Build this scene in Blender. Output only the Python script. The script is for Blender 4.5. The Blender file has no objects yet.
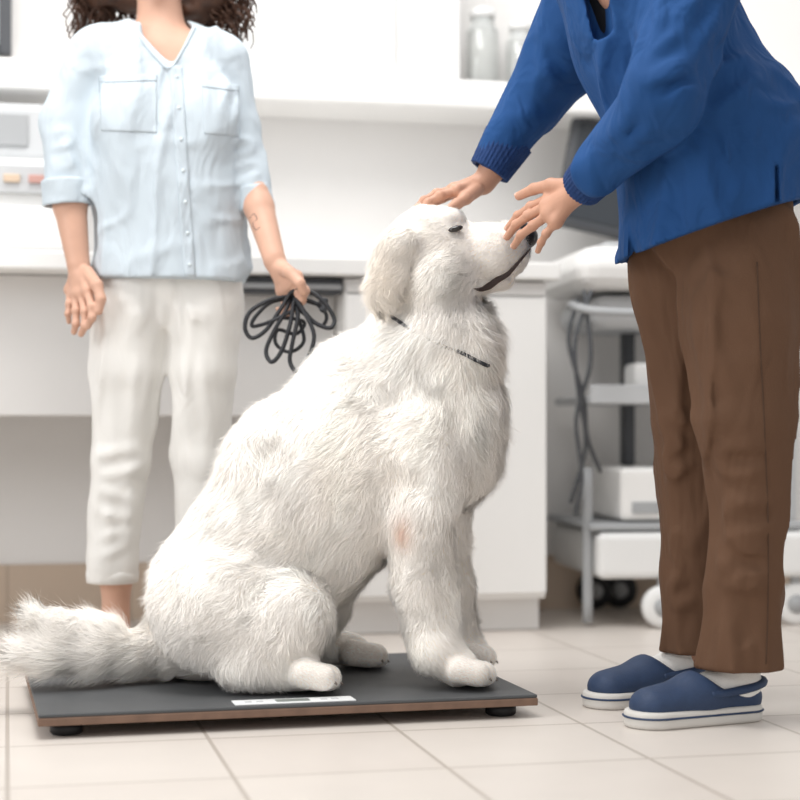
import bpy, bmesh, math, random
import numpy as np
from mathutils import Vector, Matrix
from mathutils.bvhtree import BVHTree
from mathutils.kdtree import KDTree
rng=np.random.default_rng(5); random.seed(5)
sc=bpy.context.scene
FOC=1700.; CH=.52
# sketch helper: a drawing unit at distance y is y/1700 m; origin of drawing = eye level 0.52 m
def P(x,z,y):
    k=y/FOC; return np.array([(x-400)*k,y,CH+(430-z)*k])
def U(r,y): return r*y/FOC
def lin(h):
    h=h.lstrip('#'); c=[int(h[i:i+2],16)/255 for i in (0,2,4)]
    return tuple(((v+.055)/1.055)**2.4 if v>.04045 else v/12.92 for v in c)+(1,)
# ---------------- materials
def mat(name,col,rough=.6,var=.05,scale=6,bump=0,bscale=150,metal=0,fold=0,fscale=14,spec=.4,trans=0,stretch=(1,1,.45)):
    m=bpy.data.materials.new(name); m.use_nodes=True; nt=m.node_tree; b=nt.nodes['Principled BSDF']
    c=lin(col) if isinstance(col,str) else col
    tc=nt.nodes.new('ShaderNodeTexCoord'); n=nt.nodes.new('ShaderNodeTexNoise'); n.inputs['Scale'].default_value=scale
    n.inputs['Detail'].default_value=4
    nt.links.new(tc.outputs['Object'],n.inputs['Vector'])
    r=nt.nodes.new('ShaderNodeValToRGB'); r.color_ramp.elements[0].position=.3; r.color_ramp.elements[1].position=.7
    r.color_ramp.elements[0].color=tuple(v*(1-var) for v in c[:3])+(1,)
    r.color_ramp.elements[1].color=tuple(min(1,v*(1+var)) for v in c[:3])+(1,)
    nt.links.new(n.outputs['Fac'],r.inputs['Fac']); nt.links.new(r.outputs['Color'],b.inputs['Base Color'])
    b.inputs['Roughness'].default_value=rough; b.inputs['Metallic'].default_value=metal
    b.inputs['Specular IOR Level'].default_value=spec
    b.inputs['Transmission Weight'].default_value=trans
    last=None
    for (st,s,d) in ((fold,fscale,.02),(bump,bscale,.002)):
        if st>0:
            n2=nt.nodes.new('ShaderNodeTexNoise'); n2.inputs['Scale'].default_value=s; n2.inputs['Detail'].default_value=2; n2.inputs['Distortion'].default_value=.6 if d>.01 else 0
            mp=nt.nodes.new('ShaderNodeMapping'); mp.inputs['Scale'].default_value=stretch if d>.01 else (1,1,1)
            nt.links.new(tc.outputs['Object'],mp.inputs[0]); nt.links.new(mp.outputs[0],n2.inputs['Vector'])
            bp=nt.nodes.new('ShaderNodeBump'); bp.inputs['Strength'].default_value=st; bp.inputs['Distance'].default_value=d
            nt.links.new(n2.outputs['Fac'],bp.inputs['Height'])
            if last: nt.links.new(last.outputs['Normal'],bp.inputs['Normal'])
            last=bp
    if last: nt.links.new(last.outputs['Normal'],b.inputs['Normal'])
    return m
M={}
M['wall']=mat('wall_paint','#eeecea',.7,.01,2)
M['white']=mat('white_laminate','#f1f0ee',.35,.01,3)
M['white2']=mat('white_plastic','#ebebea',.4,.02,5)
M['panel']=mat('grey_white_panel','#dedcda',.5,.015,3)
M['grey']=mat('grey_plastic','#a9abad',.5,.03,5)
M['lgrey']=mat('light_grey_plastic','#c8cacc',.5,.03,5)
M['dgrey']=mat('dark_grey_plastic','#4c4e52',.5,.04,8)
M['black']=mat('black_rubber','#17171a',.5,.1,20)
M['screen']=mat('dark_screen','#3a3e43',.2,.05,2)
M['chrome']=mat('brushed_metal','#b8bcc0',.3,.03,20,metal=.8)
M['mattop']=mat('rubber_scale_top','#4f5153',.55,.08,14,bump=.3,bscale=400)
M['ply']=mat('plywood_edge','#7b6253',.7,.15,30)
M['skinf']=mat('skin_fair','#cda28c',.5,.05,18,bump=.15,bscale=250)
M['skinm']=mat('skin_tan','#c2937b',.5,.05,18,bump=.2,bscale=200)
M['nail']=mat('fingernail','#d9b3a2',.3,.03,18)
M['shirt']=mat('pale_blue_cotton','#c3ced6',.85,.02,5,bump=.25,bscale=500,fold=.8,fscale=16)
M['shirt2']=mat('pale_blue_cotton_seam','#c1ccd4',.85,.02,5,bump=.25,bscale=500)
M['button']=mat('pearl_button','#d3dde2',.4,.02,10)
M['wpants']=mat('off_white_twill','#e5e3df',.85,.02,5,bump=.25,bscale=500,fold=.6,fscale=14)
M['coat']=mat('royal_blue_cotton','#21497d',.85,.06,7,bump=.3,bscale=500,fold=1.0,fscale=15,stretch=(1,1,.7),spec=.2)
M['coatseam']=mat('blue_seam','#183a68',.9,.05,7)
M['cuff']=mat('navy_knit_cuff','#1a3767',.9,.08,30,fold=.35,fscale=90,stretch=(1,1,.5))
M['under']=mat('black_jersey','#15161b',.9,.1,10)
M['bpants']=mat('brown_twill','#644a39',.85,.06,6,bump=.3,bscale=500,fold=.9,fscale=14,stretch=(1,1,.3),spec=.2)
M['seam']=mat('brown_seam','#4f3a2c',.9,.06,6)
M['clog']=mat('navy_foam','#2c3e5c',.6,.08,60,bump=.3,bscale=250)
M['sole']=mat('white_foam','#d3d0cb',.6,.04,10)
M['sock']=mat('white_sock','#eeece8',.9,.03,30,bump=.6,bscale=350)
M['beige']=mat('beige_canvas','#cdbfae',.8,.05,10)
M['hair']=mat('dark_brown_hair','#4c3224',.5,.25,60)
M['hair2']=mat('short_dark_hair','#2a1d17',.6,.2,60,bump=.8,bscale=200)
M['nose']=mat('dog_nose_leather','#1d191a',.4,.15,80,bump=.6,bscale=300)
M['eye']=mat('dark_eye','#120b08',.08,.1,5,spec=.8)
M['lip']=mat('dark_lip','#3a2d2a',.6,.15,40)
M['claw']=mat('horn_claw','#7a6e66',.4,.15,40)
M['ink']=mat('faded_ink','#6b5f5c',.6,.1,40)
M['leash']=mat('black_nylon','#2b2c30',.6,.15,40,bump=.4,bscale=400)
M['red']=mat('red_plastic','#c79b92',.5,.05,8)
M['orange']=mat('tan_plastic','#d6bfa8',.5,.05,8)
M['lcd']=mat('grey_lcd','#8b918d',.3,.04,10)
M['sticker']=mat('white_sticker','#eef0f0',.4,.02,10)
M['cotton']=mat('cotton_wool','#f3f1ee',.95,.03,30,bump=.6,bscale=80)
M['glass']=mat('clear_glass','#f4f8f8',.03,.0,5,trans=.9)
# ---------------- objects
W={}
def link(o): sc.collection.objects.link(o)
def setmeta(o,label=None,category=None,kind=None,group=None):
    if label:o['label']=label
    if category:o['category']=category
    if kind:o['kind']=kind
    if group:o['group']=group
def empty(name,loc,**kw):
    o=bpy.data.objects.new(name,None); o.location=Vector(loc); o.empty_display_size=.05; link(o)
    W[o]=Matrix.Translation(Vector(loc)); setmeta(o,**kw); return o
def mk(name,V,F,m,parent=None,smooth=True,base=False,**kw):
    V=np.asarray(V,float); c=(V.min(0)+V.max(0))/2
    if base: c[2]=V[:,2].min()
    me=bpy.data.meshes.new(name)
    me.from_pydata((V-c).tolist(),[],[tuple(int(i) for i in f) for f in F] if not isinstance(F,np.ndarray) else F.tolist())
    me.update()
    if smooth: me.polygons.foreach_set('use_smooth',[True]*len(me.polygons))
    me.materials.append(m)
    o=bpy.data.objects.new(name,me); o.location=Vector(c); link(o); W[o]=Matrix.Translation(Vector(c))
    if parent: o.parent=parent; o.matrix_parent_inverse=W[parent].inverted()
    setmeta(o,**kw); return o
ROT=math.radians(13); cR,sR=math.cos(ROT),math.sin(ROT)
RM=Matrix.Rotation(ROT,4,'Z')
def bmout(bm,T=None):
    if T is not None: bm.transform(T)
    V=[tuple(v.co) for v in bm.verts]; bm.verts.index_update()
    F=[[v.index for v in f.verts] for f in bm.faces]; bm.free(); return V,F
def boxVF(lo,hi,T=RM,bev=.004,seg=2):
    bm=bmesh.new(); bmesh.ops.create_cube(bm,size=1)
    lo=Vector(lo);hi=Vector(hi); s=hi-lo
    for v in bm.verts: v.co=Vector((v.co.x*s.x,v.co.y*s.y,v.co.z*s.z))+(lo+hi)/2
    bev=min(bev,min(s)*.45)
    if bev>0: bmesh.ops.bevel(bm,geom=list(bm.edges),offset=bev,segments=seg,affect='EDGES',profile=.5)
    return bmout(bm,T)
def box(name,lo,hi,m,parent=None,T=RM,bev=.004,seg=2,**kw):
    V,F=boxVF(lo,hi,T,bev,seg); return mk(name,V,F,m,parent,smooth=False,**kw)
def join(parts):
    V=[];F=[]
    for v,f in parts:
        n=len(V); V+= [tuple(p) for p in v]; F+=[[int(i)+n for i in q] for q in f]
    return V,F
def lathe(prof,c,n=28,axis='Z'):
    V=[];F=[]
    for (r,z) in prof:
        for i in range(n):
            a=2*math.pi*i/n; p=(r*math.cos(a),r*math.sin(a),z)
            if axis=='Y': p=(p[0],p[2],p[1])
            if axis=='X': p=(p[2],p[0],p[1])
            V.append((c[0]+p[0],c[1]+p[1],c[2]+p[2]))
    for j in range(len(prof)-1):
        for i in range(n):
            q=[j*n+i,j*n+(i+1)%n,(j+1)*n+(i+1)%n,(j+1)*n+i]
            F.append(q if axis!='Y' else q[::-1])
    F.append(list(range(n))[::-1] if axis!='Y' else list(range(n)))
    q=[(len(prof)-1)*n+i for i in range(n)]; F.append(q if axis!='Y' else q[::-1])
    return V,F
def spline(pts,per=8):
    pts=[np.asarray(p,float) for p in pts]; Q=[2*pts[0]-pts[1]]+pts+[2*pts[-1]-pts[-2]]; out=[]
    for i in range(1,len(Q)-2):
        for j in range(per):
            t=j/per; a,b,c,d=Q[i-1:i+3]
            out.append(.5*((2*b)+(-a+c)*t+(2*a-5*b+4*c-d)*t*t+(-a+3*b-3*c+d)*t**3))
    out.append(pts[-1]); return np.array(out)
def tube(pts,r,sides=8,per=8,smoothp=True):
    C=spline(pts,per) if smoothp else np.array(pts,float); n=len(C)
    T=np.gradient(C,axis=0); T/=np.linalg.norm(T,axis=1)[:,None]+1e-9
    up=np.array([0,0,1.]) if abs(T[0][2])<.9 else np.array([1.,0,0]); N=np.cross(T[0],up); N/=np.linalg.norm(N)
    V=[];rr=np.full(n,r) if np.isscalar(r) else np.interp(np.linspace(0,1,n),np.linspace(0,1,len(r)),r)
    for i in range(n):
        N=N-T[i]*np.dot(N,T[i]); N/=np.linalg.norm(N)+1e-9; B=np.cross(T[i],N)
        for s in range(sides):
            a=2*math.pi*s/sides; V.append(tuple(C[i]+rr[i]*(math.cos(a)*N+math.sin(a)*B)))
    F=[]
    for i in range(n-1):
        for s in range(sides): F.append([i*sides+s,i*sides+(s+1)%sides,(i+1)*sides+(s+1)%sides,(i+1)*sides+s])
    F.append(list(range(sides))[::-1]); F.append([(n-1)*sides+s for s in range(sides)])
    return V,F
# ---------------- value noise
TAB=rng.random((32,32,32)).astype(np.float32)*2-1
def vn(Pn):
    i=np.floor(Pn).astype(int); f=(Pn-i).astype(np.float32); f=f*f*(3-2*f); i&=31; j=(i+1)&31
    r=0
    for a in (0,1):
        for b in (0,1):
            for c in (0,1):
                w=(f[...,0] if a else 1-f[...,0])*(f[...,1] if b else 1-f[...,1])*(f[...,2] if c else 1-f[...,2])
                r=r+w*TAB[(j if a else i)[...,0],(j if b else i)[...,1],(j if c else i)[...,2]]
    return r
# ---------------- implicit modelling
class Fld:
    def __init__(s): s.p=[]; s.post=[]
    def rc(s,a,b,r1,r2=None,k=.02,S=(1,1,1),op='u',flow=None,fl=0):
        a=np.array(a,float);b=np.array(b,float); r2=r1 if r2 is None else r2; S=np.array(S,float); r=max(r1,r2)
        s.p.append(dict(t='rc',a=a,b=b,r1=r1,r2=r2,k=k,S=S,op=op,lo=np.minimum(a,b)-r*S,hi=np.maximum(a,b)+r*S,flow=flow,fl=fl)); return s
    def chain(s,L,k=.02,S=(1,1,1),flow=None,fl=0,op='u'):
        for (a,ra),(b,rb) in zip(L[:-1],L[1:]): s.rc(a,b,ra,rb,k,S,op,flow,fl)
        return s
    def el(s,c,r,k=.02,rot=None,op='u',flow=None,fl=0):
        c=np.array(c,float); r=np.array(r,float); R=max(r) if rot is not None else r
        s.p.append(dict(t='el',c=c,r=r,k=k,rot=rot,op=op,lo=c-R,hi=c+R,flow=flow,fl=fl)); return s
    def slab(s,a,b,r1,r2,z0,z1,k=.005,op='u'):
        a=np.array(a,float);b=np.array(b,float); r=max(r1,r2)
        s.p.append(dict(t='slab',a=a,b=b,r1=r1,r2=r2,z0=z0,z1=z1,k=k,op=op,lo=np.array([min(a[0],b[0])-r,min(a[1],b[1])-r,z0]),hi=np.array([max(a[0],b[0])+r,max(a[1],b[1])+r,z1]),flow=None,fl=0)); return s
    def cut(s,pt,n):
        n=np.array(n,float); n/=np.linalg.norm(n); s.p.append(dict(t='cut',n=n,c=float(np.dot(n,pt)),op='i')); return s
    def fold(s,*fs):   # surface relief applied at this stage
        s.p.append(dict(t='post',fs=fs,op='p')); return s
    @staticmethod
    def ev(q,X):
        if q['t']=='rc':
            S=q['S']; D=(X-q['a'])/S; ba=(q['b']-q['a'])/S; L=max(float(np.dot(ba,ba)),1e-12)
            t=np.clip((D@ba)/L,0,1); E=D-t[...,None]*ba
            return (np.sqrt((E*E).sum(-1))-(q['r1']+(q['r2']-q['r1'])*t))*S.min()
        if q['t']=='el':
            D=X-q['c']
            if q['rot'] is not None: D=D@q['rot']
            k0=np.sqrt(((D/q['r'])**2).sum(-1)); k1=np.sqrt(((D/q['r']**2)**2).sum(-1))+1e-9
            return k0*(k0-1)/k1
        if q['t']=='slab':
            D=X[...,:2]-q['a'][:2]; ba=q['b'][:2]-q['a'][:2]; t=np.clip((D@ba)/np.dot(ba,ba),0,1)
            E=D-t[...,None]*ba; d=np.sqrt((E*E).sum(-1))-(q['r1']+(q['r2']-q['r1'])*t)
            w=np.abs(X[...,2]-(q['z0']+q['z1'])/2)-(q['z1']-q['z0'])/2; R=min(.006,(q['z1']-q['z0'])*.3)
            a=np.maximum(d+R,0);b=np.maximum(w+R,0)
            return np.sqrt(a*a+b*b)-R+np.minimum(np.maximum(d+R,w+R),0)
    def vf(s,h,smooth=1):
        us=[q for q in s.p if q.get('op')=='u']
        lo=np.min([q['lo'] for q in us],0)-4*h-.01; hi=np.max([q['hi'] for q in us],0)+4*h+.01
        n=np.ceil((hi-lo)/h).astype(int)+1
        ax=[(lo[i]+h*np.arange(n[i])).astype(np.float32) for i in range(3)]
        F=np.full(n,.5,np.float32)
        for q in s.p+[dict(t='post',fs=s.post,op='p')]:
            if q['t']=='post':
                if not q['fs']: continue
                msk=np.abs(F)<.05; I=np.argwhere(msk); X=lo+I*h; a=F[msk]; add=np.zeros(len(a),np.float32)
                for fn in q['fs']: add=add+fn(X).astype(np.float32)
                F[msk]=a+np.clip(add,-.012,.012); continue
            if q['t']=='cut':
                d=(ax[0][:,None,None]*q['n'][0]+ax[1][None,:,None]*q['n'][1]+ax[2][None,None,:]*q['n'][2])-q['c']
                F=np.maximum(F,d.astype(np.float32)); continue
            m=q['k']+3*h
            i0=np.clip(np.floor((q['lo']-m-lo)/h).astype(int),0,n-1); i1=np.clip(np.ceil((q['hi']+m-lo)/h).astype(int)+1,1,n)
            sl=tuple(slice(a,b) for a,b in zip(i0,i1))
            if any(b<=a for a,b in zip(i0,i1)): continue
            X=np.stack(np.meshgrid(*[ax[i][sl[i]] for i in range(3)],indexing='ij'),-1)
            d=s.ev(q,X); f=F[sl]; k=q['k']
            if q['op']=='u':
                hh=np.clip(.5+.5*(f-d)/k,0,1); F[sl]=f+(d-f)*hh-k*hh*(1-hh)
            else:
                d=-d; hh=np.clip(.5-.5*(f-d)/k,0,1); F[sl]=f+(d-f)*hh+k*hh*(1-hh)
        F[0]=F[-1]=.1;F[:,0]=F[:,-1]=.1;F[:,:,0]=F[:,:,-1]=.1
        V,Q=snets(F,lo,h)
        for _ in range(smooth): V=lap(V,Q)
        return V,Q
def snets(F,lo,h):
    ins=F<0; n=F.shape
    c=sum(ins[a:n[0]-1+a,b:n[1]-1+b,d:n[2]-1+d].astype(np.int8) for a in(0,1) for b in(0,1) for d in(0,1))
    act=(c>0)&(c<8); pos=np.zeros(act.shape+(3,),np.float32); cnt=np.zeros(act.shape,np.float32); E=[]
    for ax in range(3):
        s0=[slice(None)]*3;s1=[slice(None)]*3; s0[ax]=slice(0,-1);s1[ax]=slice(1,None)
        f0=F[tuple(s0)];f1=F[tuple(s1)]; cr=ins[tuple(s0)]!=ins[tuple(s1)]
        t=np.where(cr,f0/np.where(cr,f0-f1,1),0); E.append((cr,ins[tuple(s0)]))
        o=[i for i in range(3) if i!=ax]
        for a in(0,1):
            for b in(0,1):
                sl=[slice(None)]*3; sl[o[0]]=slice(a,n[o[0]]-1+a); sl[o[1]]=slice(b,n[o[1]]-1+b); sl=tuple(sl)
                C=cr[sl]; pos[...,ax]+=t[sl]
                if a: pos[...,o[0]]+=C
                if b: pos[...,o[1]]+=C
                cnt+=C
    idx=np.full(act.shape,-1,int); A=np.argwhere(act); idx[act]=np.arange(len(A))
    V=lo+h*(A+pos[act]/cnt[act][:,None]); Q=[]
    for ax in range(3):
        cr,i0=E[ax]; I=np.argwhere(cr); b=(ax+1)%3;d=(ax+2)%3
        ok=(I[:,b]>0)&(I[:,d]>0)&(I[:,b]<n[b]-1)&(I[:,d]<n[d]-1); I=I[ok]
        fl=i0[tuple(I.T)]
        def cell(db,dd):
            J=I.copy(); J[:,b]+=db; J[:,d]+=dd; return idx[tuple(J.T)]
        q=np.stack([cell(-1,-1),cell(0,-1),cell(0,0),cell(-1,0)],1)
        q[~fl]=q[~fl][:,::-1]; Q.append(q)
    return V,np.concatenate(Q)
def lap(V,Q,w=.5):
    S=np.zeros_like(V);C=np.zeros(len(V))
    for i in range(4):
        a=Q[:,i];b=Q[:,(i+1)%4]
        for x,y in((a,b),(b,a)):
            for j in range(3): S[:,j]+=np.bincount(x,V[y,j],len(V))
            C+=np.bincount(x,minlength=len(V))
    return V+(S/C[:,None]-V)*w
def vnormals(V,Q):
    n=np.cross(V[Q[:,2]]-V[Q[:,0]],V[Q[:,3]]-V[Q[:,1]]); N=np.zeros_like(V)
    for i in range(4):
        for j in range(3): N[:,j]+=np.bincount(Q[:,i],n[:,j],len(V))
    return N/(np.linalg.norm(N,axis=1)[:,None]+1e-12)
def cat(*L):
    V=[];Q=[];n=0
    for v,q in L: V.append(v);Q.append(np.asarray(q)+n);n+=len(v)
    return np.concatenate(V),np.concatenate(Q)
def bvh(V,Q): return BVHTree.FromPolygons([tuple(v) for v in V],[tuple(int(i) for i in q) for q in Q])
def cast(T,x,z,y0=2.4):
    o=Vector(P(x,z,y0)); d=(Vector(P(x,z,y0+1))-o).normalized(); h=T.ray_cast(o,d); return h[0],h[1]
def crease(a,b,w,dep,dp=.9):
    """valley (dep>0) or ridge (dep<0) along a-b, with a soft raised lip on either side"""
    a=np.array(a);b=np.array(b);ba=b-a
    def f(X):
        D=X-a; t=np.clip((D@ba)/np.dot(ba,ba),0,1)
        wob=np.stack([vn(X*7+1),vn(X*7+7),vn(X*7+13)],-1)*w*.5
        d=np.linalg.norm(D+wob-t[:,None]*ba,axis=1)
        return dp*dep*(np.exp(-(d/(w*.7))**2)-.6*np.exp(-((d-1.75*w)/w)**2))*np.sin(np.pi*np.clip(t*.96+.02,0,1))
    return f
def foldn(S,amp,off=0,ridge=True,sharp=.24):
    S=np.array(S,float)
    def f(X):
        W_=X+np.stack([vn(X*4+3+off),vn(X*4+11),vn(X*4+23)],-1)*.05
        n=vn(W_*S+off)
        return -(np.exp(-(n/sharp)**2)-.4)*amp*.85 if ridge else n*amp
    return f
def patch(T,c,nx,ny,off,name,m,parent,thick=.0015,y0=2.4,**kw):
    V=[]
    for j in range(ny+1):
        for i in range(nx+1):
            a=i/nx;b=j/ny
            x=(1-b)*((1-a)*c[0][0]+a*c[1][0])+b*((1-a)*c[3][0]+a*c[2][0]); z=(1-b)*((1-a)*c[0][1]+a*c[1][1])+b*((1-a)*c[3][1]+a*c[2][1])
            h,n=cast(T,x,z,y0)
            if h is None: return None
            V.append(np.array(h)+np.array([0,-1,0])*off)
    F=[[j*(nx+1)+i,(j+1)*(nx+1)+i,(j+1)*(nx+1)+i+1,j*(nx+1)+i+1] for j in range(ny) for i in range(nx)]
    o=mk(name,V,F,m,parent,**kw); s=o.modifiers.new('solid','SOLIDIFY'); s.thickness=thick; s.offset=0; return o
def seamline(T,pts,r,name,m,parent,off=.0008):
    out=[]
    for p in spline([(x,z,0) for x,z in pts],6):
        h,n=cast(T,p[0],p[1])
        if h is not None: out.append(np.array(h)+np.array(n)*off)
    if len(out)>4:
        v,f=tube(out,r,6,smoothp=False); return mk(name,v,f,m,parent)

# ================= ROOM
def tilemat(name,c1,c2,grout,w,h,off,mort,rough):
    m=bpy.data.materials.new(name); m.use_nodes=True; nt=m.node_tree; b=nt.nodes['Principled BSDF']
    tc=nt.nodes.new('ShaderNodeTexCoord'); mp=nt.nodes.new('ShaderNodeMapping'); mp.inputs['Location'].default_value=off
    br=nt.nodes.new('ShaderNodeTexBrick'); br.offset=0; br.squash=1
    for k,v in (('Scale',1),('Mortar Size',mort),('Mortar Smooth',.3),('Brick Width',w),('Row Height',h)): br.inputs[k].default_value=v
    br.inputs['Color1'].default_value=lin(c1);br.inputs['Color2'].default_value=lin(c2);br.inputs['Mortar'].default_value=lin(grout)
    nt.links.new(tc.outputs['Object'],mp.inputs[0]); nt.links.new(mp.outputs[0],br.inputs[0])
    no=nt.nodes.new('ShaderNodeTexNoise'); no.inputs['Scale'].default_value=9; nt.links.new(tc.outputs['Object'],no.inputs[0])
    mx=nt.nodes.new('ShaderNodeMix'); mx.data_type='RGBA'; mx.blend_type='MULTIPLY'; mx.inputs['Factor'].default_value=.08
    nt.links.new(br.outputs['Color'],mx.inputs['A']); nt.links.new(no.outputs['Fac'],mx.inputs['B']); nt.links.new(mx.outputs['Result'],b.inputs['Base Color'])
    bp=nt.nodes.new('ShaderNodeBump'); bp.inputs['Strength'].default_value=.3; bp.inputs['Distance'].default_value=.003; bp.invert=True
    nt.links.new(br.outputs['Fac'],bp.inputs['Height']); nt.links.new(bp.outputs[0],b.inputs['Normal']); b.inputs['Roughness'].default_value=rough
    return m
fm=tilemat('floor_tile','#dfd7cf','#dbd2ca','#b9afa5',.33,.33,(0,-.223,0),.004,.38)
bmt=tilemat('baseboard_tile','#cbb8a5','#c8b4a1','#b3a190',.33,.5,(0,.2,0),.004,.4)
def room(name,lo,hi,m,**kw):
    me=bpy.data.meshes.new(name); bm=bmesh.new(); bmesh.ops.create_cube(bm,size=1)
    lo=Vector(lo);hi=Vector(hi)
    for v in bm.verts: v.co=Vector([v.co[i]*(hi-lo)[i]+((lo+hi)/2)[i] for i in range(3)])
    bm.to_mesh(me); bm.free(); me.materials.append(m); o=bpy.data.objects.new(name,me); o.rotation_euler=(0,0,ROT); link(o); o['kind']='structure'; setmeta(o,**kw); return o
room('floor',(-3,-1,-.05),(5,4.85,0),fm,label='light beige square ceramic floor tiles')
room('wall_back',(-3,4.73,0),(5,4.85,2.8),M['wall'],label='plain white painted clinic wall')
room('baseboard_back',(-3,4.715,0),(5,4.735,.155),bmt,label='beige ceramic tile skirting along the wall')

# ---- furniture (u,v,z)
box('worktop',(-.66,4.16,.905),(1.385,4.73,.95),M['white'],bev=.006,label='long white laminate worktop running along the wall',category='worktop',base=True)
dk=empty('desk',RM@Vector((0,4.45,0)),label='pale grey desk frame with end panel under the worktop',category='desk')
box('modesty_panel',(-.605,4.30,.555),(.82,4.325,.903),M['panel'],dk)
box('end_panel',(-.64,4.2,0),(-.61,4.7,.904),M['white'],dk)
c=RM@Vector((1.09,4.45,0))
cab=empty('base_cabinet',c,label='white laminate base cabinet under the worktop',category='cabinet')
box('body',(.825,4.2,.085),(1.356,4.70,.903),M['white'],cab)
box('plinth',(.84,4.235,0),(1.35,4.69,.085),M['panel'],cab)
for a,b_,n in((.828,.955,'drawer_front'),(.960,1.353,'door')):
    d=box(n,(a,4.182,.10),(b_,4.2,.86),M['white'],cab,bev=.003)
box('trim_strip',(.828,4.186,.865),(1.353,4.2,.9),M['panel'],cab)
tr=empty('keyboard_drawer',RM@Vector((.68,4.25,.86)),label='dark slim pull-out drawer beneath the worktop',category='drawer')
box('tray',(.50,4.2,.862),(.82,4.29,.90),M['dgrey'],tr)
box('drawer_front',(.50,4.19,.872),(.82,4.2,.886),M['grey'],tr)
box('slide',(.52,4.285,.872),(.80,4.3,.90),M['chrome'],tr)
box('wall_ledge',(-1.2,4.47,1.395),(3.2,4.73,1.475),M['white'],bev=.008,label='thick white ledge shelf fixed along the wall',category='shelf')
def wallcab(u0,u1,nd,z0=1.477,z1=2.15):
    e=empty('wall_cabinet',RM@Vector(((u0+u1)/2,4.62,z0)),label='white wall cabinet with flat doors standing on the ledge',category='cabinet')
    box('body',(u0,4.56,z0),(u1,4.725,z1),M['white'],e)
    w=(u1-u0)/nd
    for i in range(nd):
        d=box('door',(u0+i*w+.001,4.54,z0+.01),(u0+(i+1)*w-.001,4.56,z1-.01),M['white2'],e,bev=.005)
        box('handle',(u0+(i+1)*w-.03,4.52,z0+.35),(u0+(i+1)*w-.02,4.54,z0+.47),M['chrome'],d,bev=.002)
wallcab(.20,1.04,2); wallcab(1.041,1.22,1)
e=empty('glass_cabinet',RM@Vector((-.12,4.6,1.48)),label='dark-framed glass-fronted wall cabinet on the ledge',category='cabinet')
box('body',(-.35,4.58,1.477),(.17,4.725,2.0),M['panel'],e)
box('frame',(-.02,4.54,1.50),(.01,4.58,2.0),M['dgrey'],e); box('frame',(-.35,4.54,1.50),(-.32,4.58,2.0),M['dgrey'],e)
box('frame',(-.32,4.54,1.50),(-.02,4.58,1.525),M['dgrey'],e)
box('door',(-.32,4.56,1.525),(-.02,4.58,2.0),M['lgrey'],e)
def jar(u,h,r,i):
    p=RM@Vector((u,4.60,1.476)); e=empty('glass_jar',p,label='clear glass jar of cotton wool with a pale lid',category='jar',group='glass jars on the ledge')
    V,F=lathe([(r*.9,0),(r,.01),(r,h*.8),(r*.75,h*.9),(r*.75,h)],p); mk('jar_body',V,F,M['glass'],e)
    V,F=lathe([(r*.5,.012),(r*.9,.02),(r*.9,h*.75),(r*.4,h*.82)],p); mk('cotton_filling',V,F,M['cotton'],e)
    V,F=lathe([(r*.8,h),(r*.8,h+.02),(r*.3,h+.03)],p); mk('lid',V,F,M['white2'],e)
jar(1.30,.20,.045,0); jar(1.41,.17,.04,1); jar(1.51,.22,.04,2)
e=empty('lab_analyser',RM@Vector((.02,4.45,.951)),label='white benchtop laboratory device with a sample tray',category='device')
box('housing',(-.25,4.28,.951),(.16,4.6,1.19),M['white2'],e,bev=.02)
box('upper_housing',(-.25,4.36,1.19),(.13,4.6,1.34),M['lgrey'],e,bev=.02)
t=box('sample_tray',(-.2,4.262,1.10),(.12,4.285,1.17),M['lgrey'],e,bev=.004)
box('tube_cap',(-.10,4.252,1.125),(-.05,4.262,1.145),M['red'],t,bev=.003); box('tube_cap',(-.01,4.252,1.125),(.03,4.262,1.145),M['orange'],t,bev=.003); box('tube_cap',(.05,4.252,1.125),(.09,4.262,1.145),M['red'],t,bev=.003)
box('drawer_front',(-.22,4.272,.97),(.14,4.283,1.07),M['white'],e,bev=.004)
box('display',(-.15,4.352,1.23),(.05,4.362,1.31),M['grey'],e,bev=.003)

# ---- ultrasound trolley
e=empty('ultrasound_trolley',(.70,4.72,0),label='white medical ultrasound cart with monitor, shelves and castors',category='medical cart')
TT=Matrix.Translation((.70,4.72,0))@Matrix.Rotation(math.radians(8),4,'Z')
def tb(n,lo,hi,m,par=e,bev=.012,T=TT,seg=3): return box(n,lo,hi,m,par,T=T,bev=bev,seg=seg)
base=tb('base',(-.22,-.26,.13),(.42,.28,.25),M['white2'],bev=.018)
tb('lower_shelf',(-.24,-.24,.255),(.36,.25,.275),M['grey'])
dv=tb('device_box',(-.15,-.22,.28),(.22,.2,.42),M['white'],bev=.015)
tb('port_panel',(-.12,-.226,.30),(-.03,-.219,.33),M['grey'],dv,bev=.002); tb('vent',(.02,-.226,.30),(.16,-.219,.32),M['lgrey'],dv,bev=.002)
tb('column',(-.07,.04,.42),(-.035,.09,1.0),M['dgrey'],bev=.01); tb('column',(.06,.0,.42),(.19,.12,.95),M['lgrey'],bev=.03)
tb('column',(.34,-.05,.25),(.41,.1,.80),M['lgrey'],bev=.03)
ms=tb('middle_shelf',(-.23,-.2,.59),(.24,.2,.612),M['lgrey'],bev=.006)
tb('shelf_rim',(-.23,-.21,.59),(.24,-.2,.64),M['lgrey'],ms,bev=.004)
tb('probe_holder',(-.10,-.18,.62),(.02,-.06,.70),M['white2'],e,bev=.015)
tb('console_base',(-.22,-.2,.79),(.30,.2,.88),M['lgrey'],bev=.04)
tb('console',(-.28,-.30,.89),(.34,.22,1.0),M['white'],bev=.05)
tb('keyboard',(-.2,-.25,1.0),(.2,-.06,1.012),M['lgrey'],bev=.004)
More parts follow.
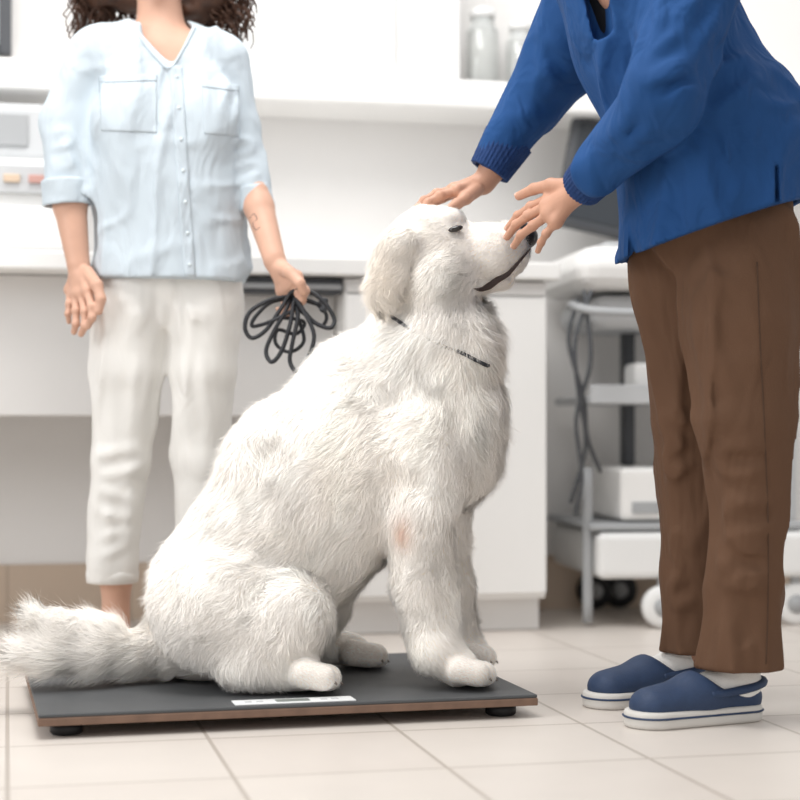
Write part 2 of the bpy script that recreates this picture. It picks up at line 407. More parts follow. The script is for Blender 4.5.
V,F=tube([TT@Vector(p) for p in((-.25,-.1,.86),(-.29,-.28,.84),(-.2,-.36,.82),(.2,-.36,.82),(.29,-.28,.84),(.25,-.1,.86))],.011,10); mk('handle',V,F,M['grey'],e)
MT=TT@Matrix.Translation((.0,.06,1.20))@Matrix.Rotation(math.radians(-10),4,'X')@Matrix.Rotation(math.radians(12),4,'Y')
mo=tb('monitor',(-.24,-.02,-.16),(.24,.03,.16),M['dgrey'],bev=.012,T=MT); tb('screen',(-.22,-.024,-.14),(.22,-.019,.14),M['screen'],mo,bev=.002,T=MT)
tb('monitor_arm',(-.03,.05,1.0),(.03,.1,1.12),M['grey'])
for (x,y,mm,r) in((-.045,-.25,'white2',.056),(.33,-.22,'white2',.056),(-.10,.25,'black',.052),(-.02,.27,'black',.052),(.33,.24,'black',.052)):
    cc=TT@Vector((x,y,0))
    V,F=lathe([(r*.6,-.02),(r*.95,-.018),(r,-.01),(r,.01),(r*.95,.018),(r*.6,.02)],(cc[0],cc[1],r),axis='Y',n=24)
    w=mk('caster',V,F,M['white2'] if mm!='black' else M['black'],e)
    V,F=lathe([(r*.45,-.024),(r*.45,.024)],(cc[0],cc[1],r),axis='Y',n=20); mk('hub',V,F,M['grey'],w)
    tb('caster_fork',(x-.012,y-.012,.09),(x+.012,y+.012,.15),M['grey'],w,bev=.004)
V,F=tube([TT@Vector(p) for p in((-.235,-.2,.012),(-.235,-.2,.42))],.014,10); mk('upright',V,F,M['grey'],e)
for pts in ([(-.27,-.3,.88),(-.26,-.33,.7),(-.29,-.3,.55),(-.27,-.28,.4),(-.28,-.25,.30)],[(-.25,-.3,.88),(-.30,-.33,.75),(-.29,-.32,.62),(-.26,-.28,.48),(-.29,-.24,.33)],[(-.28,-.28,.86),(-.31,-.3,.75),(-.27,-.3,.6),(-.25,-.26,.5),(-.20,-.2,.41)]):
    V,F=tube([TT@Vector(p) for p in pts],.0055,8); mk('cable',V,F,M['dgrey'],e)

# ================= SCALE PLATFORM
PA=math.radians(14.5); PT=Matrix.Translation((-.607,2.85,0))@Matrix.Rotation(PA,4,'Z')
e=empty('weighing_scale',PT@Vector((.44,.31,0)),label='low dark-topped platform scale under the white dog',category='scale')
box('platform_board',(0,0,.022),(.885,.62,.036),M['ply'],e,T=PT,bev=.002)
box('rubber_top',(.001,.001,.036),(.884,.619,.042),M['mattop'],e,T=PT,bev=.002)
for (x,y) in((.05,.05),(.83,.05),(.05,.57),(.83,.57)):
    cc=PT@Vector((x,y,0)); V,F=lathe([(.024,0),(.028,.004),(.028,.016),(.022,.0225)],cc,n=24); mk('foot',V,F,M['black'],e,label='round black rubber foot')
d=box('display_panel',(.335,.010,.042),(.55,.056,.0445),M['sticker'],e,T=PT,bev=.001)
box('lcd',(.41,.020,.0445),(.47,.046,.0452),M['lcd'],d,T=PT,bev=.0003)
for x in(.355,.375,.49,.51): box('key',(x,.026,.0445),(x+.012,.038,.0452),M['lgrey'],d,T=PT,bev=.0003)

# ================= DOG
D=Fld()
def q(x,z,y,r): return (P(x,z,y),U(r*.95,y))
def rotY(deg):
    a=math.radians(deg); return np.array([[math.cos(a),0,math.sin(a)],[0,1,0],[-math.sin(a),0,math.cos(a)]])
trunk=(-.62,-.1,-.75)
D.chain([q(432,412,3.31,68),q(335,478,3.27,94)],k=.05,S=(1,.9,1),flow=(-.5,0,-.85),fl=.036)
D.chain([q(335,478,3.27,94),q(238,590,3.23,86)],k=.05,S=(1,.9,1),flow=trunk,fl=.038)
D.el(P(285,470,3.27),(U(54,3.3),.12,U(58,3.3)),k=.06,flow=trunk,fl=.038)
D.rc(P(225,602,3.23),P(200,632,3.25),U(68,3.2),U(48,3.2),k=.05,flow=(-.3,0,-1),fl=.04)
D.rc(P(450,400,3.30),P(440,348,3.31),U(50,3.3),U(56,3.3),k=.04,flow=(-.05,0,-1),fl=.048)
D.rc(P(436,335,3.31),P(432,285,3.30),U(52,3.3),U(41,3.3),k=.03,flow=(-.2,0,-1),fl=.046)
D.rc(P(406,352,3.31),P(355,402,3.30),U(42,3.3),U(58,3.3),k=.05,flow=(-.5,0,-.85),fl=.042)
D.el(P(466,352,3.30),(U(33,3.3),.092,U(34,3.3)),k=.025,flow=(.1,0,-1),fl=.052)
D.el(P(464,432,3.30),(U(40,3.3),.110,U(66,3.3)),k=.03,flow=(.0,0,-1),fl=.044)
# head (domed skull, stop, deep cheeks, thick muzzle raised to the front)
D.el(P(430,247,3.30),(U(43,3.3),.088,U(41,3.3)),k=.024,flow=(-1,0,-.3),fl=.018)
D.rc(P(458,257,3.29),P(507,246,3.285),U(32,3.29),U(24,3.29),k=.022,S=(1,1.0,1),flow=(-1,0,-.1),fl=.012)
D.el(P(498,257,3.285),(U(28,3.3),.052,U(21,3.3)),k=.02,rot=rotY(-14),flow=(-.8,0,-.5),fl=.014)
D.rc(P(452,284,3.29),P(501,277,3.285),U(19,3.29),U(12,3.29),k=.006,flow=(-1,0,-.6),fl=.018)
D.el(P(438,277,3.29),(U(40,3.3),.094,U(34,3.3)),k=.03,flow=(-.6,0,-.8),fl=.038)
D.el(P(450,220,3.285),(U(14,3.3),.050,U(10,3.3)),k=.016,flow=(-1,0,.1),fl=.010)
# near ear: long soft flap from the skull down to the collar
D.el(P(391,266,3.205),(U(20,3.2),.014,U(30,3.2)),k=.018,rot=rotY(14),flow=(-.25,0,-1),fl=.032)
D.el(P(382,289,3.205),(U(14,3.2),.012,U(20,3.2)),k=.016,rot=rotY(8),flow=(-.2,0,-1),fl=.040)
D.el(P(405,243,3.218),(U(17,3.2),.024,U(15,3.2)),k=.024,flow=(-.6,0,-.7),fl=.018)
D.el(P(402,280,3.400),(U(20,3.4),.014,U(36,3.4)),k=.012,flow=(-.1,0,-1),fl=.02)
D.el(P(408,248,3.38),(U(18,3.4),.024,U(20,3.4)),k=.018,flow=(-.6,0,-.7),fl=.012)
# shoulders+front legs
D.el(P(425,465,3.22),(U(46,3.2),.088,U(68,3.2)),k=.045,flow=(-.2,0,-1),fl=.032)
D.el(P(435,470,3.37),(U(42,3.3),.08,U(64,3.3)),k=.05,flow=(-.2,0,-1),fl=.03)
D.chain([q(416,515,3.18,41),q(424,585,3.17,31),q(434,642,3.155,26)],k=.025,flow=(-.35,0,-1),fl=.028)
D.chain([q(438,652,3.15,26),q(457,666,3.148,22)],k=.02,S=(1,1.25,1),flow=(.3,0,-.8),fl=.016)
claws=[]
def toes(x0,z0,x1,z1,yc,sp,r,k=.003):
    for i,t_ in enumerate((-1.5,-.5,.5,1.5)):
        e_=6 if i in(1,2) else 0; y=yc+t_*sp
        D.rc(P(x0,z0,y),P(x1+e_,z1,y+t_*.002),U(r*1.1,y),U(r,y),k=k,flow=(1,0,-.5),fl=.009)
        b=P(x1+e_+r*.7,z1+r*.25,y+t_*.002); claws.append([b,b+np.array([.007,0,-.003]),b+np.array([.010,0,-.007])])
toes(458,669,477,674,3.15,.0275,13)
D.chain([q(438,515,3.37,34),q(447,585,3.39,26),q(456,632,3.40,22)],k=.025,flow=(-.3,0,-1),fl=.024)
D.rc(P(458,645,3.40),P(470,650,3.40),U(19,3.4),U(17,3.4),k=.015,flow=(.3,0,-.8),fl=.014)
toes(463,653,479,657,3.40,.023,11.5)
# hind
D.el(P(240,617,3.125),(U(88,3.13),.088,U(60,3.13)),k=.035,rot=rotY(10),flow=(-.45,0,-.9),fl=.038)
D.rc(P(292,615,3.11),P(262,655,3.09),U(36,3.1),U(27,3.1),k=.04,flow=(-.5,0,-1),fl=.036)
D.rc(P(240,668,3.09),P(302,671,3.09),U(21,3.1),U(20,3.1),k=.02,S=(1,1.3,1),flow=(.2,0,-.8),fl=.020)
toes(303,674,322,678,3.09,.0285,13.5)
D.el(P(283,600,3.37),(U(66,3.37),.075,U(54,3.37)),k=.045,flow=(-.4,0,-.9),fl=.03)
D.rc(P(318,605,3.38),P(300,645,3.40),U(26,3.4),U(20,3.4),k=.03,flow=(-.3,0,-1),fl=.025)
D.rc(P(295,646,3.42),P(352,650,3.42),U(18,3.4),U(16,3.4),k=.02,S=(1,1.2,1),flow=(.2,0,-.8),fl=.018)
toes(352,653,370,656,3.42,.025,12)
# tail: slim core sloping down and back, long feathering
D.chain([q(180,642,3.27,32),q(135,652,3.22,20)],k=.04,flow=(-1,-.1,-.4),fl=.05)
D.chain([q(135,652,3.22,20),q(95,653,3.17,17)],k=.03,flow=(-1,-.1,-.3),fl=.062)
D.chain([q(95,653,3.17,17),q(60,652,3.14,13)],k=.03,flow=(-1,0,-.3),fl=.078)
D.chain([q(60,652,3.14,13),q(30,654,3.12,6)],k=.03,flow=(-1,0,-.3),fl=.08)
D.rc(P(115,638,3.19),P(42,622,3.13),U(15,3.1),U(5,3.1),k=.025,flow=(-1,0,.05),fl=.066)
D.cut((0,0,.0435),(0,0,-1))
D.post.append(lambda X:(foldn((15,15,8),.006,2,False)(X)*np.clip((X[:,2]-.08)/.05,0,1))); D.post.append(lambda X:(foldn((30,30,18),.003,9,False)(X)*np.clip((X[:,2]-.10)/.05,0,1)))
DV,DQ=D.vf(.005,1)
furm=bpy.data.materials.new('white_dog_fur'); furm.use_nodes=True; nt=furm.node_tree; nt.nodes.remove(nt.nodes['Principled BSDF'])
at=nt.nodes.new('ShaderNodeAttribute'); at.attribute_name='furcol'; an=nt.nodes.new('ShaderNodeAttribute'); an.attribute_name='furnor'
df=nt.nodes.new('ShaderNodeBsdfDiffuse'); tl=nt.nodes.new('ShaderNodeBsdfTranslucent'); ad=nt.nodes.new('ShaderNodeAddShader')
hm=nt.nodes.new('ShaderNodeMix'); hm.data_type='RGBA'; hm.blend_type='MULTIPLY'; hm.inputs['Factor'].default_value=1; hm.inputs['B'].default_value=(.365,.355,.335,1)
nt.links.new(at.outputs['Color'],hm.inputs['A']); nt.links.new(hm.outputs['Result'],tl.inputs[0])
nt.links.new(an.outputs['Vector'],df.inputs['Normal'])
nt.links.new(at.outputs['Color'],df.inputs[0]);nt.links.new(df.outputs[0],ad.inputs[0]);nt.links.new(tl.outputs[0],ad.inputs[1]);nt.links.new(ad.outputs[0],nt.nodes['Material Output'].inputs[0])
M['dogskin']=mat('dog_undercoat','#f0e9e1',.95,.04,20,bump=.5,bscale=90)
dog=empty('dog',(-.12,3.27,.043),label='large fluffy white dog sitting on the scale, muzzle raised',category='dog')
body=mk('body',DV,DQ,M['dogskin'],dog)
DT=bvh(DV,DQ)
for c_ in claws:
    v,f=tube(c_,[.003,.0025,.001],6,per=3); mk('claw',v,f,M['claw'],dog)
def fur(V,Q,prims,N,name,parent):
    Nn=vnormals(V,Q)
    tri=np.concatenate([Q[:,[0,1,2]],Q[:,[0,2,3]]])
    A=np.linalg.norm(np.cross(V[tri[:,1]]-V[tri[:,0]],V[tri[:,2]]-V[tri[:,0]]),axis=1)
    cen=V[tri].mean(1); hd=((cen[:,0]>P(360,0,3.3)[0])&(cen[:,2]>P(0,320,3.3)[2])); pw=cen[:,2]<.10; tl_=cen[:,0]<P(150,0,3.2)[0]
    A=A*np.where(hd,2.4,1)*np.where(pw,1.6,1)*np.where(tl_,1.6,1)
    t=rng.choice(len(tri),N,p=A/A.sum()); r1=np.sqrt(rng.random(N));r2=rng.random(N)
    w=np.stack([1-r1,r1*(1-r2),r1*r2],1)
    p=(V[tri[t]]*w[...,None]).sum(1); n=(Nn[tri[t]]*w[...,None]).sum(1); n/=np.linalg.norm(n,axis=1)[:,None]+1e-9
    fl=np.zeros((N,3));ln=np.zeros(N);ws=np.zeros(N)
    for a in prims:
        if a.get('flow') is None: continue
        d=Fld.ev(a,p); wt_=np.exp(-np.clip(d,-.06,1)/.010); f=np.array(a['flow'],float); f/=np.linalg.norm(f)
        fl+=wt_[:,None]*f; ln+=wt_*a['fl']; ws+=wt_
    fl/=ws[:,None]; ln/=ws
    keep=(n[:,2]>-.8)|(p[:,2]>.1); p=p[keep];n=n[keep];fl=fl[keep];ln=ln[keep];N=len(p)
    cl=np.stack([vn(p*13+i*9) for i in range(3)],-1)*.6+np.stack([vn(p*32+i*9) for i in range(3)],-1)*.55
    d=fl+cl*np.minimum(1,ln/.02)[:,None]; d-=n*(d*n).sum(1)[:,None]; d/=np.linalg.norm(d,axis=1)[:,None]+1e-6
    d1=d+n*(.36+.2*rng.random(N))[:,None]+rng.normal(0,.14,(N,3)); d1/=np.linalg.norm(d1,axis=1)[:,None]
    L=ln*(.55+.6*rng.random(N))
    d2=d1-.3*n+np.array([0,0,-.10])+rng.normal(0,.2,(N,3))+np.stack([vn(p*26+50+i*9) for i in range(3)],-1)*.75; d2/=np.linalg.norm(d2,axis=1)[:,None]
    p0=p-n*.002; p1=p0+d1*L[:,None]*.5; p2=p1+d2*L[:,None]*.55
    nc=N//80; ci=rng.choice(N,nc,replace=False); kd=KDTree(nc)
    for j,i in enumerate(ci): kd.insert(p[i],j)
    kd.balance(); near=np.array([ci[kd.find(x)[1]] for x in p])
    off=np.linalg.norm(p-p[near],axis=1); f=(.1+.35*rng.random(N))*np.clip(1-off/.03,0,1)*np.clip(L/.03,0,1)
    p2=p2+(p2[near]-p2)*f[:,None]; p1=p1+(p1[near]-p1)*(f*.35)[:,None]
    zmin=np.where((p[:,0]<-.66),.02,.044)
    p1[:,2]=np.maximum(p1[:,2],zmin);p2[:,2]=np.maximum(p2[:,2],zmin)
    sd=np.cross(d1,n)+rng.normal(0,.3,(N,3)); sd/=np.linalg.norm(sd,axis=1)[:,None]
    wd=(.00018+.00026*rng.random(N))[:,None]*np.clip(.7+L/.03,0,1.3)[:,None]
    VV=np.stack([p0-sd*wd,p0+sd*wd,p1-sd*wd*.8,p1+sd*wd*.8,p2],1).reshape(-1,3)
    b=np.arange(N)[:,None]*5; qd=b+np.array([0,1,3,2]); tr=b+np.array([2,3,4])
    me=bpy.data.meshes.new(name); c=VV.mean(0); me.vertices.add(len(VV)); me.vertices.foreach_set('co',(VV-c).astype(np.float32).ravel())
    loops=np.concatenate([qd.ravel(),tr.ravel()]).astype(np.int32); me.loops.add(len(loops)); me.loops.foreach_set('vertex_index',loops)
    st=np.concatenate([np.arange(N)*4,4*N+np.arange(N)*3]).astype(np.int32); me.polygons.add(2*N); me.polygons.foreach_set('loop_start',st)
    me.update(calc_edges=True)
    col=np.ones((N,4)); base_=np.array([.99,.965,.935]); sh=(.96+.07*rng.random(N)+.04*vn(p*20))
    warm=np.clip(vn(p*9+5)*1.2,0,1)[:,None]*.5
    cc=base_*(1-warm*np.array([.0,.03,.07]))
    e1=np.exp(-(((p-P(386,278,3.19))/np.array([.042,.03,.07]))**2).sum(1))[:,None]; cc=cc*(1-e1*np.array([.02,.05,.09]))
    e2=np.exp(-(((p-P(404,528,3.12))/np.array([.018,.08,.028]))**2).sum(1))[:,None]; cc=cc*(1-e2*np.array([.20,.36,.43]))
    col[:,:3]=cc*sh[:,None]; ca=me.color_attributes.new('furcol','FLOAT_COLOR','POINT'); ca.data.foreach_set('color',np.repeat(np.clip(col,0,1),5,0).astype(np.float32).ravel())
    nn=n+.35*np.cross(sd,d1)*np.sign((np.cross(sd,d1)*n).sum(1))[:,None]+.28*(d1-n*(d1*n).sum(1)[:,None])+rng.normal(0,.2,(N,3))+cl*.4
    nn/=np.linalg.norm(nn,axis=1)[:,None]
    na=me.attributes.new('furnor','FLOAT_VECTOR','POINT'); na.data.foreach_set('vector',np.repeat(nn,5,0).astype(np.float32).ravel())
    me.materials.append(furm); o=bpy.data.objects.new(name,me); o.location=Vector(c); link(o); W[o]=Matrix.Translation(Vector(c)); o.parent=parent; o.matrix_parent_inverse=W[parent].inverted(); o['kind']='stuff'
    return o
fur(DV,DQ,D.p,540000,'fur',dog)
# nose / eye / lips
Nf=Fld(); Nf.el(P(525,237,3.283),(U(13,3.28),.028,U(12,3.28)),k=.01); Nf.el(P(520,230,3.283),(U(11,3.28),.025,U(8,3.28)),k=.01)
Nf.el(P(538,239,3.265),(.006,.006,.005),k=.003,op='s'); Nf.el(P(538,239,3.30),(.006,.006,.005),k=.003,op='s')
v,f=Nf.vf(.002); mk('nose',v,f,M['nose'],dog,label='black leathery nose')
h,n=cast(DT,455,231)
if h:
    n=np.array(n); f_=Fld(); f_.el(np.array(h)+n*.009,(.0145,.008,.0060),k=.001,rot=rotY(-14)); v,f=f_.vf(.0012); mk('eye',v,f,M['eye'],dog,label='small dark almond eye')
pts=[]
for (x,z) in((471,288),(479,288),(488,285),(497,279),(506,273),(514,265),(522,256),(528,249)):
    a,b=cast(DT,x,z)
    if a: pts.append(np.array(a)+np.array(b)*.0045)
if len(pts)>3: v,f=tube(pts,[.001,.0045,.007,.0065,.005,.0035,.0025,.0015],8); mk('lip',v,f,M['lip'],dog,label='dark lips along the mouth')
# collar: follows the neck, sunk into the fur
cp=[]
for i,(x,z,o_) in enumerate(((392,318,.010),(400,323,.009),(412,330,.003),(428,338,.002),(444,346,.002),(454,350,.004),(464,355,.008),(474,360,.010),(484,365,.009))):
    a,b=cast(DT,x,z)
    if a is None: continue
    cp.append(np.array(a)+np.array(b)*o_)
back=[P(492,365,3.33),P(480,358,3.40),P(450,345,3.43),P(415,328,3.42),P(392,316,3.36),P(386,313,3.30)]
v,f=tube(cp+back+[cp[0]],.0042,8); mk('collar',v,f,M['leash'],dog,label='thin dark collar half hidden in the fur')

# ================= PEOPLE helpers
def hand(fl,wr,kn,fingers,thumb,y_r=.0085,wrad=.024,S=1,nails=None):
    for i,kp in enumerate(kn):
        fl.rc(wr,kp,wrad*.62,.0115,k=.012)
    for a,b in zip(kn[:-1],kn[1:]): fl.rc(a,b,.0115,.0115,k=.01)
    mid=sum(kn)/len(kn); fl.rc(wr*.6+mid*.4,mid,.016,.013,k=.012)
    for fi,(kp,L) in enumerate(zip(kn,fingers)):
        r=[.0095,.0095,.009,.0074][fi]
        pts=[kp]+L; rr=[r*1.08,r*.97,r*.86,r*.76]
        for j in range(len(pts)-1): fl.rc(pts[j],pts[j+1],rr[j],rr[j+1],k=.004)
        for j in (0,1,2): fl.el(pts[j]+np.array([0,-.001,.001]),np.full(3,rr[j]*1.10),k=.004)
        fl.rc(wr*.55+kp*.45+np.array([0,-.007,.004]),kp+np.array([0,-.005,.003]),.004,.007,k=.008)
        if nails is not None: nails.append((pts[-2],pts[-1],rr[-1]))
    pts=thumb; rr=[.015,.0125,.0105,.0085]
    for j in range(len(pts)-1): fl.rc(pts[j],pts[j+1],rr[j],rr[j+1],k=.006)
    if nails is not None: nails.append((pts[-2],pts[-1],rr[-1]))
def addnails(nails,up,parent):
    for a,b,r in nails:
        d=b-a; d/=np.linalg.norm(d); u=np.array(up,float); u-=d*np.dot(u,d); u/=np.linalg.norm(u); s=np.cross(d,u)
        f=Fld(); Rm=np.stack([d,s,u],1); f.el(b+d*r*.15+u*r*.72,(r*.75,r*.62,r*.32),k=.001,rot=Rm); v,q_=f.vf(.0011); mk('fingernail',v,q_,M['nail'],parent)
def head(fl,c,f,k=1):
    c=np.array(c);f=np.array(f,float);s=np.array([-f[1],f[0],0.]);z=np.array([0,0,1.])
    fl.el(c+z*.02-f*.01,(.078 if abs(f[1])>.5 else .095,.095 if abs(f[1])>.5 else .078,.105),k=.02)
    fl.rc(c-z*.02+f*.03,c-z*.085+f*.055,.058,.026,k=.03)
    fl.rc(c+f*.085+z*.01,c+f*.108-z*.022,.008,.012,k=.012)
    fl.rc(c+f*.08-z*.055-s*.014,c+f*.08-z*.055+s*.014,.010,.010,k=.01)
    for g_ in(-1,1):
        fl.el(c+s*g_*.078-f*.005,(.012,.02,.03) if abs(f[1])>.5 else (.02,.012,.03),k=.006)
        fl.el(c+f*.088+s*g_*.032+z*.012,(.014,.014,.010),k=.012,op='s')
def eyes(c,f,parent):
    c=np.array(c);f=np.array(f,float);s=np.array([-f[1],f[0],0.]);z=np.array([0,0,1.])
    for g_ in(-1,1):
        p=c+f*.078+s*g_*.032+z*.012; v,q_=lathe([(math.sin(a)*.011+1e-5,-math.cos(a)*.011) for a in np.linspace(0,math.pi,10)],p,n=16); mk('eye',v,q_,M['eye'],parent)
def clog(parent,heel,toe,m,name='shoe',L=.27,label=None,solem=None):
    heel=np.array(heel);toe=np.array(toe); d=toe-heel; a=math.atan2(d[1],d[0]); sc_=L/.27
    T=Matrix.Translation((heel[0],heel[1],0))@Matrix.Rotation(a,4,'Z')@Matrix.Scale(sc_,4)
    def tf(v): return np.array([tuple(T@Vector(x)) for x in v])
    f=Fld(); f.rc((-.003,0,.042),(.09,0,.048),.040,.042,k=.02).rc((.085,0,.048),(.174,0,.036),.044,.040,k=.02,S=(1,1.08,.80))
    f.cut((0,0,.026),(0,0,-1)); f.el((-.02,0,.125),(.075,.08,.076),k=.005,op='s'); f.el((.036,0,.124),(.060,.08,.074),k=.005,op='s')
    v,q_=f.vf(.0035); up=mk(name,tf(v),q_,m,parent,label=label)
    f=Fld(); f.slab((0,0,0),(.174,0,0),.043,.050,0,.030); v,q_=f.vf(.0035); mk('sole',tf(v),q_,solem or M['sole'],up,label='thick white foam sole')
    f=Fld(); f.slab((0,0,0),(.174,0,0),.0458,.0528,.017,.021); v,q_=f.vf(.002); mk('sole_stripe',tf(v),q_,m,up,label='navy stripe around the sole')
    pts=[T@Vector(p) for p in((.085,-.044,.054),(.05,-.045,.056),(-.005,-.043,.063),(-.035,-.027,.068),(-.044,0,.069),(-.035,.027,.068),(-.005,.043,.063),(.05,.045,.056),(.085,.044,.054))]
    v,f2=tube(pts,.008,8); st=mk('heel_strap',v,f2,m,up)
    return up,T
# ================= WOMAN
YW=3.72
wo=empty('person',(P(165,0,YW)[0],YW+.03,0),label='woman in pale blue shirt and white trousers holding a coiled leash',category='person')
def w(x,z,r,y=YW): return (P(x,z,y),U(r,y))
B=Fld(); fw=np.array((.1,-.995,0))/np.linalg.norm((.1,-.995,0))
head(B,P(158,-54,YW-.0),fw)
B.rc(P(158,-20,YW+.02),P(161,35,YW+.02),U(21,YW),U(24,YW),k=.02)
B.rc(P(110,50,YW),P(215,54,YW),U(17,YW),U(17,YW),k=.03)
B.chain([w(163,80,50),w(166,170,46),w(168,270,36)],k=.04,S=(1,.62,1))
B.chain([w(138,290,24),w(127,440,18),w(116,580,14.5,3.74),w(116,640,14,3.75)],k=.02)
B.chain([w(202,290,24),w(200,440,18),w(200,580,14.5,3.74),w(200,640,14,3.75)],k=.02)
for xx in(116,200): B.rc(P(xx,648,3.74),P(xx,655,3.60),U(12,3.7),U(10,3.6),k=.02)
B.chain([w(90,55,14),w(68,130,13),w(70,190,13,YW-.03)],k=.02)
B.chain([w(230,60,13),w(246,130,11),w(257,195,11,YW-.03)],k=.02)
b1=B.vf(.007)
H=Fld(); H.chain([(P(68,180,YW-.03),.030),(P(70,205,YW-.03),.036),(P(78,262,YW-.05),.025)],k=.01)
hand(H,P(79,266,YW-.05),[P(88,291,3.63),P(82,294,3.65),P(76,294,3.67),P(70,290,3.69)],
 [[P(92,307,3.605),P(92,318,3.60),P(88,326,3.61)],[P(85,312,3.62),P(85,326,3.615),P(81,334,3.63)],[P(76,311,3.64),P(76,324,3.635),P(74,332,3.65)],[P(69,304,3.665),P(68,314,3.66),P(69,322,3.67)]],
 [P(87,272,3.65),P(97,285,3.61),P(101,299,3.60),P(99,311,3.60)],wrad=.026)
b2=H.vf(.0024)
H=Fld(); H.chain([(P(257,192,YW-.04),.026),(P(259,207,YW-.05),.032),(P(274,258,3.60),.024)],k=.01)
hand(H,P(275,262,3.60),[P(297,277,3.55),P(294,284,3.57),P(288,289,3.59),P(282,291,3.61)],
 [[P(305,291,3.535),P(302,301,3.55),P(294,303,3.57)],[P(301,299,3.555),P(297,309,3.57),P(289,309,3.59)],[P(293,304,3.575),P(289,313,3.59),P(283,312,3.605)],[P(285,304,3.60),P(282,311,3.61),P(278,309,3.62)]],
 [P(279,267,3.59),P(290,273,3.54),P(300,283,3.52),P(303,292,3.525)],wrad=.025)
b3=H.vf(.0024); HT=bvh(*b3)
V,Q=cat(b1,b2,b3); wb=mk('body',V,Q,M['skinf'],wo); eyes(P(158,-54,YW),fw,wo)
tp=[]
for (x,z) in((250,218),(254,214),(257,219),(253,224),(256,230),(260,227)):
    a,b=cast(HT,x,z)
    if a is not None: tp.append(np.array(a)+np.array(b)*.0003)
if len(tp)>3: v,f=tube(tp,.0009,5); mk('tattoo',v,f,M['ink'],wb,label='small faded tattoo on the forearm')
# shirt
S_=Fld()
S_.rc(P(100,50,YW),P(222,56,YW),U(24,YW),U(23,YW),k=.04)
S_.chain([w(163,85,66),w(168,170,73),w(172,310,84)],k=.05,S=(1,.68,1))
S_.el(P(130,112,YW-.07),(U(32,YW),.045,U(38,YW)),k=.05); S_.el(P(205,114,YW-.07),(U(32,YW),.045,U(38,YW)),k=.05)
S_.chain([w(88,54,22),w(66,125,23),w(66,195,23,YW-.03)],k=.025)
S_.chain([w(230,60,20),w(242,125,18),w(255,200,16,YW-.03)],k=.016)
S_.fold(foldn((15,14,2.2),.008,3),foldn((11,11,13),.004,19),
 crease(P(92,92,3.62),P(78,150,3.62),.013,.012),crease(P(112,140,3.58),P(120,290,3.55),.014,.011),crease(P(138,160,3.58),P(132,290,3.55),.014,-.010),crease(P(215,145,3.58),P(226,290,3.55),.014,.012),crease(P(205,170,3.58),P(208,290,3.55),.012,-.009),crease(P(240,75,3.64),P(226,125,3.6),.012,.011),
 crease(P(45,142,3.65),P(85,124,3.62),.011,.012),crease(P(42,164,3.63),P(88,152,3.62),.011,.012),crease(P(232,150,3.66),P(262,138,3.66),.009,.009),crease(P(236,175,3.66),P(264,165,3.66),.009,.009),crease(P(75,60,3.6),P(60,125,3.60),.012,.010),
 crease(P(150,40,3.6),P(105,72,3.6),.012,.005),crease(P(190,40,3.6),P(215,75,3.6),.012,.005))
S_.cut(P(165,282,YW),(-.02,0,-1))
S_.el(P(84,302,YW),(U(26,YW),.3,U(34,YW)),k=.01,op='s'); S_.el(P(262,302,YW),(U(24,YW),.3,U(34,YW)),k=.01,op='s')
S_.rc(P(67,222,YW-.03),P(67,240,YW-.03),U(34,YW),k=.003,op='s')
S_.rc(P(262,232,YW-.03),P(264,245,YW-.03),U(32,YW),k=.003,op='s',S=(.62,1,1))
S_.rc(P(158,-5,YW-.02),P(160,22,YW-.02),U(29,YW),U(24,YW),k=.006,op='s')
S_.rc(P(160,18,YW-.17),P(168,60,YW-.17),U(26,YW),U(3,YW),k=.004,op='s',S=(1,6,1))
V,Q=S_.vf(.0045,2); shirt=mk('shirt',V,Q,M['shirt'],wo,label='loose pale blue long-sleeved cotton shirt'); ST=bvh(V,Q)
for (a,b_,r1,r2) in(((65,180,3.69),(67,206,3.69),25,25),((253,186,3.69),(257,209,3.69),17,18)):
    f=Fld(); f.rc(P(*a),P(*b_),U(r1,3.7),U(r2,3.7),k=.01); A=P(*a);Bp=P(*b_)
    f.fold(foldn((25,25,25),.004,5,False))
    f.cut(Bp,Bp-A); f.cut(A,A-Bp); f.rc(Bp-(Bp-A)*.3,Bp+(Bp-A)*.5,U(r2-5,3.7),k=.002,op='s')
    v,q_=f.vf(.004); mk('cuff',v,q_,M['shirt'],shirt,label='rolled-up sleeve cuff')
patch(ST,[(99,80),(157,78),(157,133),(101,131)],24,22,.0007,'pocket',M['shirt'],shirt,.0008)
patch(ST,[(202,84),(239,89),(239,137),(204,134)],18,20,.0007,'pocket',M['shirt'],shirt,.0008)
patch(ST,[(99,76),(157,74),(157,81),(99,83)],24,4,.0015,'pocket_flap',M['shirt2'],shirt,.001)
patch(ST,[(202,80),(239,85),(239,92),(202,87)],18,4,.0015,'pocket_flap',M['shirt2'],shirt,.001)
patch(ST,[(169,66),(182,66),(196,277),(184,277)],4,60,.001,'placket',M['shirt'],shirt,.001)
for t_ in np.linspace(.06,.95,7):
    h,n=cast(ST,176+14.5*t_,64+211*t_)
    if h: v,f=lathe([(.0036,-.001),(.0042,0),(.0032,.001)],(h[0],h[1]-.0026,h[2]),n=14,axis='Y'); mk('button',v,f,M['button'],shirt)
pts=[]
for (x,z) in((131,12),(135,24),(142,36),(150,47),(159,57),(168,67),(175,57),(182,47),(188,36),(193,26),(196,14)):
    h,n=cast(ST,x+(-2 if x<168 else 2),z+1)
    if h and h[1]<YW+.02: pts.append(np.array(h)+np.array([0,-.001,0]))
if len(pts)>4: v,f=tube(pts,.003,8); mk('neckband',v,f,M['shirt2'],shirt)
